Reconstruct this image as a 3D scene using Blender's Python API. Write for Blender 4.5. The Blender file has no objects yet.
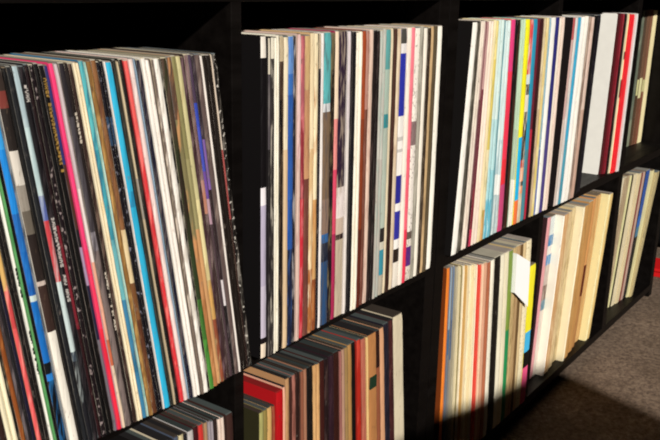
import bpy, bmesh, math, random
from mathutils import Vector, Matrix
# ---------------------------------------------------------------- data
# units: metres. x runs along the shelves, y into them (y = 0 is the front edge of the boards), z up (0 = eye height of the camera)
# one row per record: label, [x bottom-left, bottom-right, top-left, top-right], y of the spine, height,
# colour bands from the bottom up [(fraction, hex)], options (m mottle, f flecks, w wear, let lettering, sticker, bare)
RECORDS = [
 ('upper leftmost bay', -0.3582, [
  ('dark brown record sleeve in the upper leftmost bay', [0.31324, 0.31799, 0.27426, 0.27878], -0.01319, 0.30076, [(0.0, '2c1a16')], {}),
  ('left one of two adjacent worn cream record sleeves, upper leftmost bay', [0.31839, 0.32219, 0.27918, 0.28274], -0.01304, 0.30056, [(0.0, 'efe6c6')], {'w': '6a5a3a'}),
  ('right one of two adjacent worn cream record sleeves, upper leftmost bay', [0.32259, 0.3262, 0.28314, 0.28648], -0.01341, 0.30118, [(0.0, 'efe6c6')], {'w': '6a5a3a'}),
  ('ragged black record sleeve, first such from the left, upper leftmost bay', [0.3266, 0.32775, 0.28688, 0.28794], -0.01415, 0.30146, [(0.0, '0d0a0b')], {'m': 'b8a888'}),
  ('orange-brown record sleeve in the upper leftmost bay', [0.32815, 0.33168, 0.28834, 0.29173], -0.01433, 0.30129, [(0.0, '8a4a22')], {'m': 'c08040'}),
  ('speckled charcoal record sleeve in the upper leftmost bay', [0.33208, 0.33467, 0.29213, 0.29452], -0.01448, 0.30051, [(0.0, '3a3234')], {'m': '8a8084'}),
  ('charcoal record sleeve in the upper leftmost bay', [0.33507, 0.33684, 0.29492, 0.29656], -0.01419, 0.30211, [(0.0, '1c1a1e')], {}),
  ('midnight navy record sleeve in the upper leftmost bay', [0.33724, 0.34003, 0.29696, 0.29958], -0.0147, 0.30077, [(0.0, '14122a')], {}),
  ('peach-topped salmon record sleeve in the upper leftmost bay', [0.34043, 0.34423, 0.29998, 0.30356], -0.01429, 0.30234, [(0.0, 'e05a5c'), (0.383, 'c8484a'), (0.482, 'd8b06a')], {'m': 'f0948c'}),
  ('matte black record sleeve right of the peach-topped salmon one, upper leftmost bay', [0.34463, 0.34746, 0.30396, 0.30676], -0.01455, 0.3011, [(0.0, '0d0a0b')], {}),
  ('matte black record sleeve, second such from the left, upper leftmost bay', [0.34786, 0.351, 0.30716, 0.31015], -0.01425, 0.30031, [(0.0, '14100f')], {'f': '4a4038'}),
  ('white lettered record sleeve in the upper leftmost bay', [0.3514, 0.35357, 0.31055, 0.31256], -0.01457, 0.30082, [(0.0, 'f0f0e6')], {'let': ['1e2a20', [[0.454, 0.536], [0.255, 0.371]]]}),
  ('leaf green record sleeve in the upper leftmost bay', [0.35397, 0.35585, 0.31296, 0.31452], -0.01557, 0.30042, [(0.0, '5aa060')], {'m': '3c8048'}),
  ('matte black record sleeve right of the leaf green one, upper leftmost bay', [0.35625, 0.35785, 0.31492, 0.31626], -0.0155, 0.30193, [(0.0, '0d0a0b')], {}),
  ('bright blue with pale band record sleeve in the upper leftmost bay', [0.35825, 0.36419, 0.31666, 0.32209], -0.01588, 0.30138, [(0.0, '0c0d12'), (0.222, '2a7cd0'), (0.242, '101418'), (0.27, '1a6cc0'), (0.438, 'cfe0dc'), (0.456, '1a5cb0'), (0.57, '2468b8'), (0.662, '1f86dc'), (0.816, '3aa0e8')], {'m': '2f90e0'}),
  ('silvery grey record sleeve in the upper leftmost bay', [0.36459, 0.36623, 0.32249, 0.32402], -0.01556, 0.30084, [(0.0, '80868c')], {'m': '30343c'}),
  ('grey photo-print record sleeve in the upper leftmost bay', [0.36663, 0.37416, 0.32442, 0.33122], -0.01594, 0.30014, [(0.0, 'efeadf'), (0.35, '3a2a26'), (0.473, 'c8b8b0'), (0.486, '2a2220'), (0.606, '6a6258'), (0.666, '9a9288'), (0.729, 'ddd6cc'), (0.81, '2a2422'), (0.907, '7a3a34'), (0.947, '3a302c')], {}),
  ('matte black record sleeve right of the grey photo-print one, upper leftmost bay', [0.37456, 0.37784, 0.33162, 0.3345], -0.01685, 0.30034, [(0.0, '101012')], {}),
  ('slate black record sleeve in the upper leftmost bay', [0.37824, 0.38207, 0.3349, 0.33828], -0.01633, 0.30078, [(0.0, '1c1e22')], {}),
  ('pale blue with red band record sleeve in the upper leftmost bay', [0.38247, 0.38688, 0.33868, 0.34292], -0.01702, 0.30107, [(0.0, '1a1a20'), (0.248, '3a4450'), (0.277, 'c0d0d2'), (0.47, 'c04048'), (0.63, '5a68a8'), (0.695, 'b8d0d4'), (0.858, 'a8bcc4')], {'m': 'd8e4e4'}),
  ('white-lettered black record sleeve in the upper leftmost bay', [0.38728, 0.39156, 0.34332, 0.34753], -0.01711, 0.30042, [(0.0, '120f14')], {'m': '463e42', 'let': ['cfc8c4', [[0.923, 0.957], [0.42, 0.638]]]}),
  ('dark crimson record sleeve in the upper leftmost bay', [0.39196, 0.39474, 0.34793, 0.35064], -0.01691, 0.30129, [(0.0, '2a1014'), (0.329, '6e1c28'), (0.612, '1c0c10')], {}),
  ('plum black record sleeve in the upper leftmost bay', [0.39514, 0.3988, 0.35104, 0.35462], -0.01778, 0.30101, [(0.0, '160d12')], {'f': 'b0a0a0'}),
  ('glossy black record sleeve right of the plum black one, upper leftmost bay', [0.3992, 0.40277, 0.35502, 0.3586], -0.01766, 0.30166, [(0.0, '070608')], {}),
  ('gold-lettered black record sleeve in the upper leftmost bay', [0.40317, 0.40719, 0.359, 0.3631], -0.01764, 0.30037, [(0.0, '0a0808')], {'let': ['b08a44', [[0.744, 0.969]]]}),
  ('navy and lilac record sleeve in the upper leftmost bay', [0.40759, 0.41021, 0.3635, 0.366], -0.01765, 0.29998, [(0.0, '706a74'), (0.284, '20203a'), (0.44, 'a890b0'), (0.545, '1a1a20'), (0.593, '4a2a22'), (0.761, '2a2c6a')], {}),
  ('hot pink record sleeve in the upper leftmost bay', [0.41061, 0.41433, 0.3664, 0.36989], -0.01868, 0.30139, [(0.0, 'ea2c44'), (0.309, 'ee3a62'), (0.535, 'ef3f78')], {}),
  ('pale pink record sleeve in the upper leftmost bay', [0.41473, 0.41759, 0.37029, 0.37296], -0.01937, 0.30077, [(0.0, 'e0c8b0'), (0.198, 'c86a4a'), (0.277, 'e2a890'), (0.5, 'e6dcd8'), (0.692, 'c8bcc0')], {}),
  ('mottled grey record sleeve in the upper leftmost bay', [0.41799, 0.4232, 0.37336, 0.37825], -0.01991, 0.30113, [(0.0, '7a6c6a'), (0.524, '8a848c'), (0.578, '4a464c'), (0.869, '28242a')], {'m': '2c262c'}),
  ('white-lettered dark brown record sleeve in the upper leftmost bay', [0.4236, 0.42616, 0.37865, 0.38112], -0.0194, 0.30088, [(0.0, '1e1616')], {'let': ['e0d4c4', [[0.814, 0.882], [0.296, 0.465]]]}),
  ('speckled brown record sleeve in the upper leftmost bay', [0.42656, 0.43022, 0.38152, 0.38494], -0.01958, 0.30029, [(0.0, '30201c')], {'m': '8a7264'}),
  ('left one of two adjacent ivory record sleeves, upper leftmost bay', [0.43062, 0.43284, 0.38534, 0.38738], -0.02005, 0.30087, [(0.0, 'efe2c2')], {'m': 'dcc69a'}),
  ('right one of two adjacent ivory record sleeves, upper leftmost bay', [0.43324, 0.43573, 0.38778, 0.39005], -0.02029, 0.30054, [(0.0, 'efe2c2')], {'m': 'dcc69a'}),
  ('teal record sleeve in the upper leftmost bay', [0.43613, 0.44028, 0.39045, 0.39431], -0.02012, 0.30159, [(0.0, '3a7aa0'), (0.371, '6ab0b8'), (0.542, '3f98a8'), (0.781, '58b4bc')], {'m': '1f5a78'}),
  ('pale mint record sleeve in the upper leftmost bay', [0.44068, 0.4421, 0.39471, 0.39604], -0.02069, 0.30093, [(0.0, 'b8d8cc')], {'m': '5a9a90'}),
  ('gilt brown record sleeve in the upper leftmost bay', [0.4425, 0.44643, 0.39644, 0.40009], -0.0213, 0.301, [(0.0, '8a6436')], {'m': 'c8a060'}),
  ('chestnut record sleeve in the upper leftmost bay', [0.44686, 0.45152, 0.40049, 0.40497], -0.02076, 0.3016, [(0.0, '5a3422'), (0.3, '7a5030'), (0.408, 'e0cba0'), (0.562, '6a4430')], {'m': 'a87848'}),
  ('left one of two adjacent ink black record sleeves, upper leftmost bay', [0.45192, 0.45469, 0.40537, 0.40801], -0.0207, 0.3, [(0.0, '110e16'), (0.789, '28405c'), (0.861, '120f18')], {'f': '8a8a9a'}),
  ('right one of two adjacent ink black record sleeves, upper leftmost bay', [0.45509, 0.45765, 0.40841, 0.41076], -0.02135, 0.30082, [(0.0, '110e16'), (0.786, '28405c'), (0.857, '120f18')], {'f': '8a8a9a'}),
  ('thin white record sleeve, first such from the left, upper leftmost bay', [0.45805, 0.45916, 0.41116, 0.41226], -0.02188, 0.30033, [(0.0, 'e8e2dc')], {}),
  ('cyan blue record sleeve in the upper leftmost bay', [0.45956, 0.46565, 0.41266, 0.41818], -0.02196, 0.29956, [(0.0, '2fb0da'), (0.619, '2a8cb8'), (0.663, '36b4dc')], {'m': '28a4d0'}),
  ('olive black record sleeve in the upper leftmost bay', [0.46605, 0.46901, 0.41858, 0.4212], -0.02294, 0.30091, [(0.0, '262620')], {'m': '4a463c'}),
  ('thin sand record sleeve in the upper leftmost bay', [0.46941, 0.4713, 0.4216, 0.42326], -0.02336, 0.29972, [(0.0, 'c0ae90'), (0.58, '9a948a'), (0.692, 'c8b898')], {}),
  ('matte black record sleeve right of the thin sand one, upper leftmost bay', [0.4717, 0.47548, 0.42366, 0.42701], -0.02361, 0.30105, [(0.0, '14100f')], {'m': '4c4440'}),
  ('scarlet record sleeve in the upper leftmost bay', [0.47588, 0.47967, 0.42741, 0.43129], -0.02472, 0.30006, [(0.0, 'd4343c'), (0.575, 'd83a40'), (0.769, 'e05a58')], {'m': 'f07a74'}),
  ('blush white record sleeve in the upper leftmost bay', [0.48007, 0.48426, 0.43169, 0.43598], -0.02489, 0.30103, [(0.0, 'e8d0cc')], {'m': 'f4e8e2'}),
  ('blue-grey record sleeve in the upper leftmost bay', [0.48466, 0.48568, 0.43638, 0.43756], -0.02509, 0.30102, [(0.0, '8aa2b8')], {}),
  ('speckled navy record sleeve in the upper leftmost bay', [0.48608, 0.48982, 0.43796, 0.44188], -0.02627, 0.30004, [(0.0, '16162a')], {'m': '8a7a78'}),
  ('left one of two adjacent chalk white record sleeves, upper leftmost bay', [0.49022, 0.494, 0.44228, 0.44626], -0.0269, 0.3011, [(0.0, 'f6f1ea')], {'m': 'e8dcd2'}),
  ('right one of two adjacent chalk white record sleeves, upper leftmost bay', [0.4944, 0.49786, 0.44666, 0.45022], -0.02687, 0.29952, [(0.0, 'f6f1ea')], {'m': 'e8dcd2'}),
  ('brown flecked record sleeve in the upper leftmost bay', [0.49826, 0.50104, 0.45062, 0.45332], -0.02845, 0.29969, [(0.0, '6a5c54')], {'m': 'd8ccc0'}),
  ('ragged white record sleeve in the upper leftmost bay', [0.50144, 0.50652, 0.45372, 0.45874], -0.02829, 0.30024, [(0.0, 'f4efe8')], {'m': 'b8b0a4'}),
  ('ragged black record sleeve right of the ragged white one, upper leftmost bay', [0.50732, 0.50916, 0.45961, 0.46156], -0.02742, 0.29975, [(0.0, '12100e')], {'m': 'd0c8ba'}),
  ('forest green record sleeve in the upper leftmost bay', [0.50956, 0.5149, 0.46196, 0.46739], -0.02765, 0.30009, [(0.0, '4a8a38'), (0.171, '3f6e30'), (0.303, '2e3a22'), (0.491, '30241e'), (0.753, '4a3a30')], {'m': '26301a'}),
  ('rust tan record sleeve in the upper leftmost bay', [0.51562, 0.52091, 0.46836, 0.47362], -0.02655, 0.30041, [(0.0, 'a87044'), (0.295, 'b07c50'), (0.484, '7c7450'), (0.832, '5a4438')], {'m': 'c89060'}),
  ('olive tan record sleeve in the upper leftmost bay', [0.52184, 0.52629, 0.4748, 0.47938], -0.02525, 0.30068, [(0.0, 'c89868'), (0.509, '9c9468'), (0.716, '8a8458')], {}),
  ('pale straw record sleeve in the upper leftmost bay', [0.52669, 0.53116, 0.47978, 0.48442], -0.0252, 0.30052, [(0.0, '8a4a34'), (0.215, 'c89c5a'), (0.347, 'e0d4a0'), (0.596, 'c8c090')], {'m': 'b0a070'}),
  ('dark maroon record sleeve in the upper leftmost bay', [0.53156, 0.5357, 0.48526, 0.48943], -0.02453, 0.29928, [(0.0, '3a2428')], {'m': '8a7078'}),
  ('rosy brown record sleeve in the upper leftmost bay', [0.5361, 0.53982, 0.48983, 0.49369], -0.02404, 0.30087, [(0.0, '3a2a2a'), (0.546, 'b07864'), (0.648, '6a5050')], {'m': 'a89090'}),
  ('cobalt and violet record sleeve in the upper leftmost bay', [0.54022, 0.54355, 0.49409, 0.49776], -0.02385, 0.30091, [(0.0, '4a3a40'), (0.509, 'b090a0'), (0.586, '6a4a98'), (0.67, '4450b8'), (0.797, '3448b0'), (0.864, '4a3a50')], {}),
  ('white-marked black record sleeve in the upper leftmost bay', [0.54395, 0.54668, 0.49816, 0.5012], -0.02422, 0.30003, [(0.0, '1a1416'), (0.243, 'd8d0d4'), (0.33, '2a1c20'), (0.616, '7a5aa0'), (0.764, '2a2028')], {'m': '70606a'}),
  ('taupe speckled record sleeve in the upper leftmost bay', [0.54708, 0.55242, 0.5016, 0.50723], -0.0243, 0.30054, [(0.0, '5a4a48')], {'m': 'a8968c'}),
  ('thin white record sleeve right of the taupe speckled one, upper leftmost bay', [0.55282, 0.55499, 0.50763, 0.51012], -0.02412, 0.29929, [(0.0, 'eae2dc')], {}),
  ('glossy black record sleeve, second such from the left, upper leftmost bay', [0.55539, 0.55989, 0.51052, 0.51521], -0.02374, 0.29948, [(0.0, '1a1310')], {}),
  ('glossy black record sleeve, third such from the left, upper leftmost bay', [0.56029, 0.56441, 0.51561, 0.51991], -0.02339, 0.29923, [(0.0, '1a1310')], {}),
  ('thin beige record sleeve in the upper leftmost bay', [0.56481, 0.5663, 0.52031, 0.52198], -0.02386, 0.29943, [(0.0, '2a1a18'), (0.276, '3a2622'), (0.508, 'a04a48'), (0.725, 'd8c8b8')], {}),
  ('white-scuffed black record sleeve in the upper leftmost bay', [0.5667, 0.5712, 0.52238, 0.52689], -0.0238, 0.29988, [(0.0, '120e0c')], {'m': 'b0a89e', 'f': 'e8e2d8'}),
 ]),
 ('upper second bay', -0.3582, [
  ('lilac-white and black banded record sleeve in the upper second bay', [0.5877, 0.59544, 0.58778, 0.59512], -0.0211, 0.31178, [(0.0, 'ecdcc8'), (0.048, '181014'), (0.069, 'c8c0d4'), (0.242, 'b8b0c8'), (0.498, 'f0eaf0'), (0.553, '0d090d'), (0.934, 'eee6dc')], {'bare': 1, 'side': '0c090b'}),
  ('pewter grey record sleeve in the upper second bay', [0.59584, 0.59886, 0.59552, 0.59836], -0.02333, 0.31019, [(0.0, '1c181a'), (0.671, '4a444a'), (0.893, 'c8c0b0')], {'m': '8a8480'}),
  ('speckled black record sleeve in the upper second bay', [0.59926, 0.60432, 0.59876, 0.60361], -0.02371, 0.31062, [(0.0, '2a2626'), (0.934, 'e0dac8')], {'m': 'd8d0c2'}),
  ('left one of two adjacent cream white record sleeves, upper second bay', [0.60496, 0.60865, 0.60425, 0.60781], -0.02318, 0.31013, [(0.0, 'f0ebdc')], {'m': 'd8d0ba'}),
  ('right one of two adjacent cream white record sleeves, upper second bay', [0.61014, 0.61341, 0.60929, 0.61242], -0.02196, 0.31204, [(0.0, 'f0ebdc')], {'m': 'd8d0ba'}),
  ('dark umber record sleeve in the upper second bay', [0.61381, 0.61954, 0.61282, 0.61832], -0.02239, 0.31092, [(0.0, '120c0a'), (0.812, '3a2a20'), (0.924, 'c8b898')], {'m': '6a5440'}),
  ('pale oatmeal record sleeve in the upper second bay', [0.61994, 0.62654, 0.61872, 0.62505], -0.02269, 0.31008, [(0.0, 'd8bc98'), (0.659, 'e8dcc0')], {}),
  ('royal blue record sleeve in the upper second bay', [0.62782, 0.63589, 0.62633, 0.6341], -0.02168, 0.31044, [(0.0, '1a2038'), (0.33, '1e4a94'), (0.495, '2a58a8'), (0.821, '3a70c0'), (0.884, '6a94d0')], {'m': '3a64b0'}),
  ('white-chipped black record sleeve in the upper second bay', [0.6377, 0.64197, 0.63591, 0.63998], -0.02026, 0.31021, [(0.0, '201a20')], {'m': 'd8d0d0'}),
  ('blush record sleeve in the upper second bay', [0.64237, 0.64818, 0.64038, 0.64594], -0.02147, 0.31195, [(0.0, 'd8bcb0'), (0.614, 'e4c4c0')], {'m': 'a87c7c'}),
  ('wine red record sleeve in the upper second bay', [0.65005, 0.65622, 0.64783, 0.65393], -0.02002, 0.31017, [(0.0, 'c02838'), (0.481, '8a2e38'), (0.74, 'a85a64')], {'m': 'd87c80'}),
  ('brown worn record sleeve in the upper second bay', [0.65689, 0.66536, 0.65461, 0.66297], -0.01951, 0.30991, [(0.0, '6a3c34'), (0.543, 'c0906a'), (0.832, 'c8a878')], {'m': '8a5a48'}),
  ('buff record sleeve in the upper second bay', [0.666, 0.67288, 0.6636, 0.6704], -0.01902, 0.312, [(0.0, 'a8683a'), (0.228, 'd8b484'), (0.633, 'e8d4ae')], {'m': 'f0e0c0'}),
  ('golden buff record sleeve in the upper second bay', [0.6744, 0.68061, 0.67192, 0.67807], -0.01789, 0.31138, [(0.0, '8a4a28'), (0.184, 'cca068'), (0.463, 'efe0bc')], {'m': 'b87c48'}),
  ('thin black record sleeve in the upper second bay', [0.68101, 0.68399, 0.67847, 0.6814], -0.01872, 0.31066, [(0.0, '1c1620'), (0.887, 'b8a890')], {}),
  ('thin white record sleeve in the upper second bay', [0.68439, 0.68887, 0.6818, 0.68622], -0.01863, 0.31155, [(0.0, 'e8e2e0')], {}),
  ('teal-topped brown record sleeve in the upper second bay', [0.69064, 0.70273, 0.68799, 0.69995], -0.01734, 0.31156, [(0.0, '2a4a74'), (0.232, '141e34'), (0.297, '2a68a8'), (0.329, '8a7264'), (0.451, '7a6450'), (0.743, 'd8dce0'), (0.772, '5cb0b4')], {'m': '4a4a50'}),
  ('blotched black record sleeve in the upper second bay', [0.70313, 0.71048, 0.70035, 0.70762], -0.01708, 0.31034, [(0.0, '1a1018'), (0.516, '241a16'), (0.882, '4a4234')], {'m': '9a8a60'}),
  ('pink and magenta record sleeve in the upper second bay', [0.7125, 0.71905, 0.70962, 0.7161], -0.01565, 0.31201, [(0.0, 'a82a54'), (0.313, 'd84a68'), (0.542, 'e8908c'), (0.711, 'f0dac0')], {}),
  ('beige with black label record sleeve in the upper second bay', [0.7199, 0.73412, 0.71696, 0.73108], -0.01505, 0.31162, [(0.0, 'c0b09a'), (0.286, '2a1416'), (0.308, 'c8b4a4'), (0.366, 'e8dcda'), (0.473, '2a1a30')], {'m': 'a89888'}),
  ('pearl grey record sleeve in the upper second bay', [0.73452, 0.73972, 0.73148, 0.73666], -0.01623, 0.31147, [(0.0, 'e0d8d4'), (0.671, 'dcd2d8')], {'m': 'c0b4b0'}),
  ('jet black record sleeve in the upper second bay', [0.74012, 0.74685, 0.73706, 0.74377], -0.01803, 0.31098, [(0.0, '141216')], {}),
  ('left one of two adjacent bright cream record sleeves, upper second bay', [0.74746, 0.75265, 0.7444, 0.74957], -0.01762, 0.30991, [(0.0, 'f8f2e2')], {'m': 'e8dcc4'}),
  ('right one of two adjacent bright cream record sleeves, upper second bay', [0.75305, 0.75829, 0.74997, 0.7552], -0.01814, 0.31046, [(0.0, 'f8f2e2')], {'m': 'e8dcc4'}),
  ('brick red record sleeve in the upper second bay', [0.7592, 0.76633, 0.7561, 0.76321], -0.01753, 0.31137, [(0.0, '5a2418'), (0.299, '843a20'), (0.696, '9a4424')], {}),
  ('cocoa brown record sleeve in the upper second bay', [0.76868, 0.77476, 0.76557, 0.77163], -0.01598, 0.31083, [(0.0, '6a4034'), (0.729, 'b08478')], {'m': '9a6458'}),
  ('rosy beige record sleeve in the upper second bay', [0.77516, 0.78232, 0.77203, 0.77918], -0.01587, 0.31202, [(0.0, 'e0c4b4')], {'m': 'b08c80'}),
  ('left one of two adjacent ragged black record sleeves, upper second bay', [0.78272, 0.78834, 0.77958, 0.78519], -0.01567, 0.31065, [(0.0, '1a1212')], {'m': '5c4a48'}),
  ('right one of two adjacent ragged black record sleeves, upper second bay', [0.78874, 0.79435, 0.78559, 0.79118], -0.01698, 0.31034, [(0.0, '1a1212')], {'m': '5c4a48'}),
  ('left one of two adjacent light grey record sleeves, upper second bay', [0.79475, 0.80057, 0.79158, 0.79739], -0.01688, 0.31029, [(0.0, 'b4aea6'), (0.54, 'c0beb6')], {'m': '9ab0a8'}),
  ('right one of two adjacent light grey record sleeves, upper second bay', [0.80214, 0.80816, 0.79895, 0.80496], -0.01589, 0.31182, [(0.0, 'b4aea6'), (0.533, 'c0beb6')], {'m': '9ab0a8'}),
  ('grey-teal record sleeve in the upper second bay', [0.80914, 0.81879, 0.80595, 0.81556], -0.01528, 0.3109, [(0.0, 'b0a898'), (0.082, '3a8ca0'), (0.182, 'c8c4b4'), (0.214, '2a2624'), (0.269, 'b0bcb0'), (0.648, '3a8c94'), (0.696, 'a8bcb0'), (0.857, '5a9c9c')], {}),
  ('ivory record sleeve in the upper second bay', [0.81919, 0.82346, 0.81596, 0.82022], -0.01547, 0.3116, [(0.0, 'd8c8ac')], {}),
  ('dark brown record sleeve in the upper second bay', [0.82386, 0.83081, 0.82062, 0.82756], -0.01646, 0.3113, [(0.0, '321c16'), (0.561, '4a3028')], {}),
  ('pale sand record sleeve in the upper second bay', [0.83382, 0.84165, 0.83057, 0.83838], -0.01462, 0.31156, [(0.0, 'dccab0')], {'m': 'b89c80'}),
  ('white with cobalt patches record sleeve in the upper second bay', [0.84205, 0.85401, 0.83878, 0.85071], -0.0147, 0.31089, [(0.0, 'ece4d8'), (0.105, '2a1e18'), (0.159, 'f0ece8'), (0.196, '30309a'), (0.309, 'f0ece8'), (0.34, '2a2a90'), (0.451, 'f4f0ec'), (0.54, 'c8c4c0'), (0.551, 'f4f0ec'), (0.585, 'c8c4c0'), (0.601, 'f4f0ec'), (0.676, '2c34a8'), (0.908, 'e8e4e4'), (0.943, '4a4844')], {'bare': 1}),
  ('warm white record sleeve in the upper second bay', [0.85441, 0.86302, 0.85111, 0.85981], -0.01558, 0.31158, [(0.0, 'f4e8dc')], {'m': 'fff6ee'}),
  ('coral pink record sleeve in the upper second bay', [0.86388, 0.87164, 0.86067, 0.86852], -0.01508, 0.31161, [(0.0, 'e63a54'), (0.222, 'ee6478'), (0.541, 'f07c8c')], {}),
  ('white with purple patch record sleeve in the upper second bay', [0.87423, 0.8856, 0.87112, 0.88261], -0.01357, 0.31072, [(0.0, 'e8dcd0'), (0.061, '5a2a80'), (0.141, 'f0e6dc'), (0.175, '6a5a52'), (0.204, 'f2eae2'), (0.552, '8a7474'), (0.645, 'f6f0e6')], {'f': '4a3a34'}),
  ('stone grey record sleeve in the upper second bay', [0.886, 0.89304, 0.88301, 0.89013], -0.01448, 0.31193, [(0.0, 'a8a498')], {'m': '6a6458'}),
  ('white record sleeve in the upper second bay', [0.89452, 0.9026, 0.89163, 0.89981], -0.01363, 0.31022, [(0.0, 'f4ecdf')], {}),
  ('speckled umber record sleeve in the upper second bay', [0.903, 0.90939, 0.90021, 0.90668], -0.01464, 0.31018, [(0.0, '2c2018')], {'m': '8a7864'}),
  ('khaki record sleeve in the upper second bay', [0.91249, 0.91893, 0.90977, 0.9163], -0.01291, 0.31162, [(0.0, 'c4a67c')], {'m': '8a7050'}),
  ('dark olive record sleeve in the upper second bay', [0.91933, 0.92586, 0.9167, 0.92331], -0.01424, 0.31167, [(0.0, '5a4e3a')], {'m': '2a241a'}),
  ('tall white record sleeve in the upper second bay', [0.92939, 0.94044, 0.92684, 0.93787], -0.01231, 0.3113, [(0.0, 'fbf7ec')], {}),
 ]),
 ('upper third bay', -0.3582, [
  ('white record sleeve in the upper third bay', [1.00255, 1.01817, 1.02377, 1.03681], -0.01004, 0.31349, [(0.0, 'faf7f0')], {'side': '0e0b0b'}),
  ('grey mottled record sleeve in the upper third bay', [1.01882, 1.02536, 1.0374, 1.04265], -0.00972, 0.31248, [(0.0, '4a463e')], {'m': 'a8a294'}),
  ('dark mottled record sleeve in the upper third bay', [1.02936, 1.03572, 1.04673, 1.05167], -0.00777, 0.31395, [(0.0, '3a342c')], {'m': '8a8474'}),
  ('left one of two adjacent cream record sleeves, upper third bay', [1.03612, 1.04214, 1.05207, 1.05666], -0.00846, 0.31465, [(0.0, 'ece0d2')], {'m': 'c8b4a8'}),
  ('right one of two adjacent cream record sleeves, upper third bay', [1.04254, 1.04952, 1.05706, 1.06258], -0.00864, 0.31458, [(0.0, 'ece0d2')], {'m': 'c8b4a8'}),
  ('mauve grey record sleeve in the upper third bay', [1.05096, 1.05642, 1.06397, 1.0681], -0.00795, 0.31319, [(0.0, '3a1a22'), (0.221, '6a4048'), (0.666, 'a07c7c')], {}),
  ('burgundy record sleeve in the upper third bay', [1.05682, 1.06378, 1.0685, 1.07383], -0.009, 0.31343, [(0.0, 'c8345a'), (0.079, '7a2434'), (0.264, '6a2838'), (0.708, 'b89090')], {}),
  ('left one of two adjacent shell pink record sleeves, upper third bay', [1.06418, 1.07319, 1.07423, 1.08142], -0.00904, 0.31413, [(0.0, 'f2e0d0')], {'m': 'f8ece0'}),
  ('right one of two adjacent shell pink record sleeves, upper third bay', [1.07359, 1.08247, 1.08182, 1.08887], -0.00902, 0.31381, [(0.0, 'f2e0d0')], {'m': 'f8ece0'}),
  ('pale yellow record sleeve in the upper third bay', [1.08287, 1.09186, 1.08927, 1.09643], -0.00927, 0.31494, [(0.0, 'f0e0b4'), (0.566, 'f0e4b8')], {}),
  ('yellow-flecked record sleeve in the upper third bay', [1.09267, 1.10259, 1.09724, 1.10523], -0.00889, 0.31397, [(0.0, 'd8a870'), (0.148, 'ece0b8'), (0.428, 'd8c468'), (0.829, 'e8d890')], {'m': '8a8a3a'}),
  ('left one of two adjacent sky blue record sleeves, upper third bay', [1.10343, 1.11389, 1.10609, 1.11446], -0.0085, 0.31498, [(0.0, '60b4cc'), (0.188, '8cccd8'), (0.329, 'b4dce0'), (0.559, 'd8ece8')], {'m': 'c4e4e8'}),
  ('right one of two adjacent sky blue record sleeves, upper third bay', [1.11429, 1.12486, 1.11486, 1.12334], -0.00858, 0.31502, [(0.0, '60b4cc'), (0.182, '8cccd8'), (0.324, 'b4dce0'), (0.555, 'd8ece8')], {'m': 'c4e4e8'}),
  ('thin grey-teal record sleeve in the upper third bay', [1.12553, 1.12992, 1.12401, 1.12755], -0.00828, 0.31417, [(0.0, '5a8c98')], {}),
  ('left one of two adjacent ice blue record sleeves, upper third bay', [1.13037, 1.14169, 1.128, 1.13713], -0.00808, 0.31303, [(0.0, 'b0c4c8'), (0.197, 'f0f4f2'), (0.294, 'b8d4dc'), (0.46, 'cfe6e8')], {'m': 'e8f4f2'}),
  ('right one of two adjacent ice blue record sleeves, upper third bay', [1.14209, 1.1528, 1.13753, 1.146], -0.00799, 0.31337, [(0.0, 'b0c4c8'), (0.19, 'f0f4f2'), (0.287, 'b8d4dc'), (0.455, 'cfe6e8')], {'m': 'e8f4f2'}),
  ('crimson record sleeve in the upper third bay', [1.1532, 1.16837, 1.1464, 1.15985], -0.00848, 0.31468, [(0.0, 'c84a7c'), (0.231, 'e8303e'), (0.353, 'ee3a56'), (0.764, 'e04080')], {}),
  ('navy black record sleeve in the upper third bay', [1.16877, 1.17729, 1.16025, 1.16839], -0.0086, 0.31393, [(0.0, '2a1010'), (0.225, '100c12')], {}),
  ('dark chocolate record sleeve in the upper third bay', [1.17877, 1.18856, 1.16987, 1.17917], -0.00796, 0.3141, [(0.0, '3a2016'), (0.63, '181210')], {'m': '5a3820'}),
  ('left one of two adjacent pale mint record sleeves, upper third bay', [1.18896, 1.19687, 1.17957, 1.18707], -0.00903, 0.314, [(0.0, 'f0ece0'), (0.239, 'b4c8b0'), (0.485, 'c0dcc0')], {}),
  ('right one of two adjacent pale mint record sleeves, upper third bay', [1.19727, 1.20509, 1.18747, 1.19488], -0.00895, 0.31457, [(0.0, 'f0ece0'), (0.233, 'b4c8b0'), (0.48, 'c0dcc0')], {}),
  ('yellow and cyan record sleeve in the upper third bay', [1.20549, 1.21886, 1.19528, 1.20799], -0.01019, 0.31407, [(0.0, 'f07840'), (0.122, '1fb8ee'), (0.438, 'f6f028')], {}),
  ('multicoloured record sleeve in the upper third bay', [1.21926, 1.23219, 1.20839, 1.22075], -0.01043, 0.31342, [(0.0, 'c8b898'), (0.15, 'e89868'), (0.191, '3a1a18'), (0.212, 'f0a070'), (0.283, 'c04a3c'), (0.324, '3a3228'), (0.561, 'e8e0d0'), (0.644, '2a2624'), (0.692, 'cfe4ec'), (0.739, 'd84a50')], {'m': 'f0e8d8'}),
  ('teal blue record sleeve in the upper third bay', [1.23327, 1.24626, 1.22182, 1.23579], -0.00998, 0.31391, [(0.0, '4a8c9c'), (0.366, '2a98bc')], {}),
  ('raspberry record sleeve in the upper third bay', [1.24666, 1.25333, 1.23619, 1.24413], -0.01074, 0.3145, [(0.0, 'b82840'), (0.462, '6a2030')], {}),
  ('oxblood black record sleeve in the upper third bay', [1.25396, 1.26608, 1.24477, 1.2591], -0.01049, 0.31384, [(0.0, '200c0e'), (0.558, '3a181c')], {}),
  ('sandy record sleeve in the upper third bay', [1.26648, 1.27273, 1.2595, 1.26713], -0.01142, 0.31403, [(0.0, 'c8b090'), (0.555, 'dccca8')], {'m': 'a08c70'}),
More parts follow.
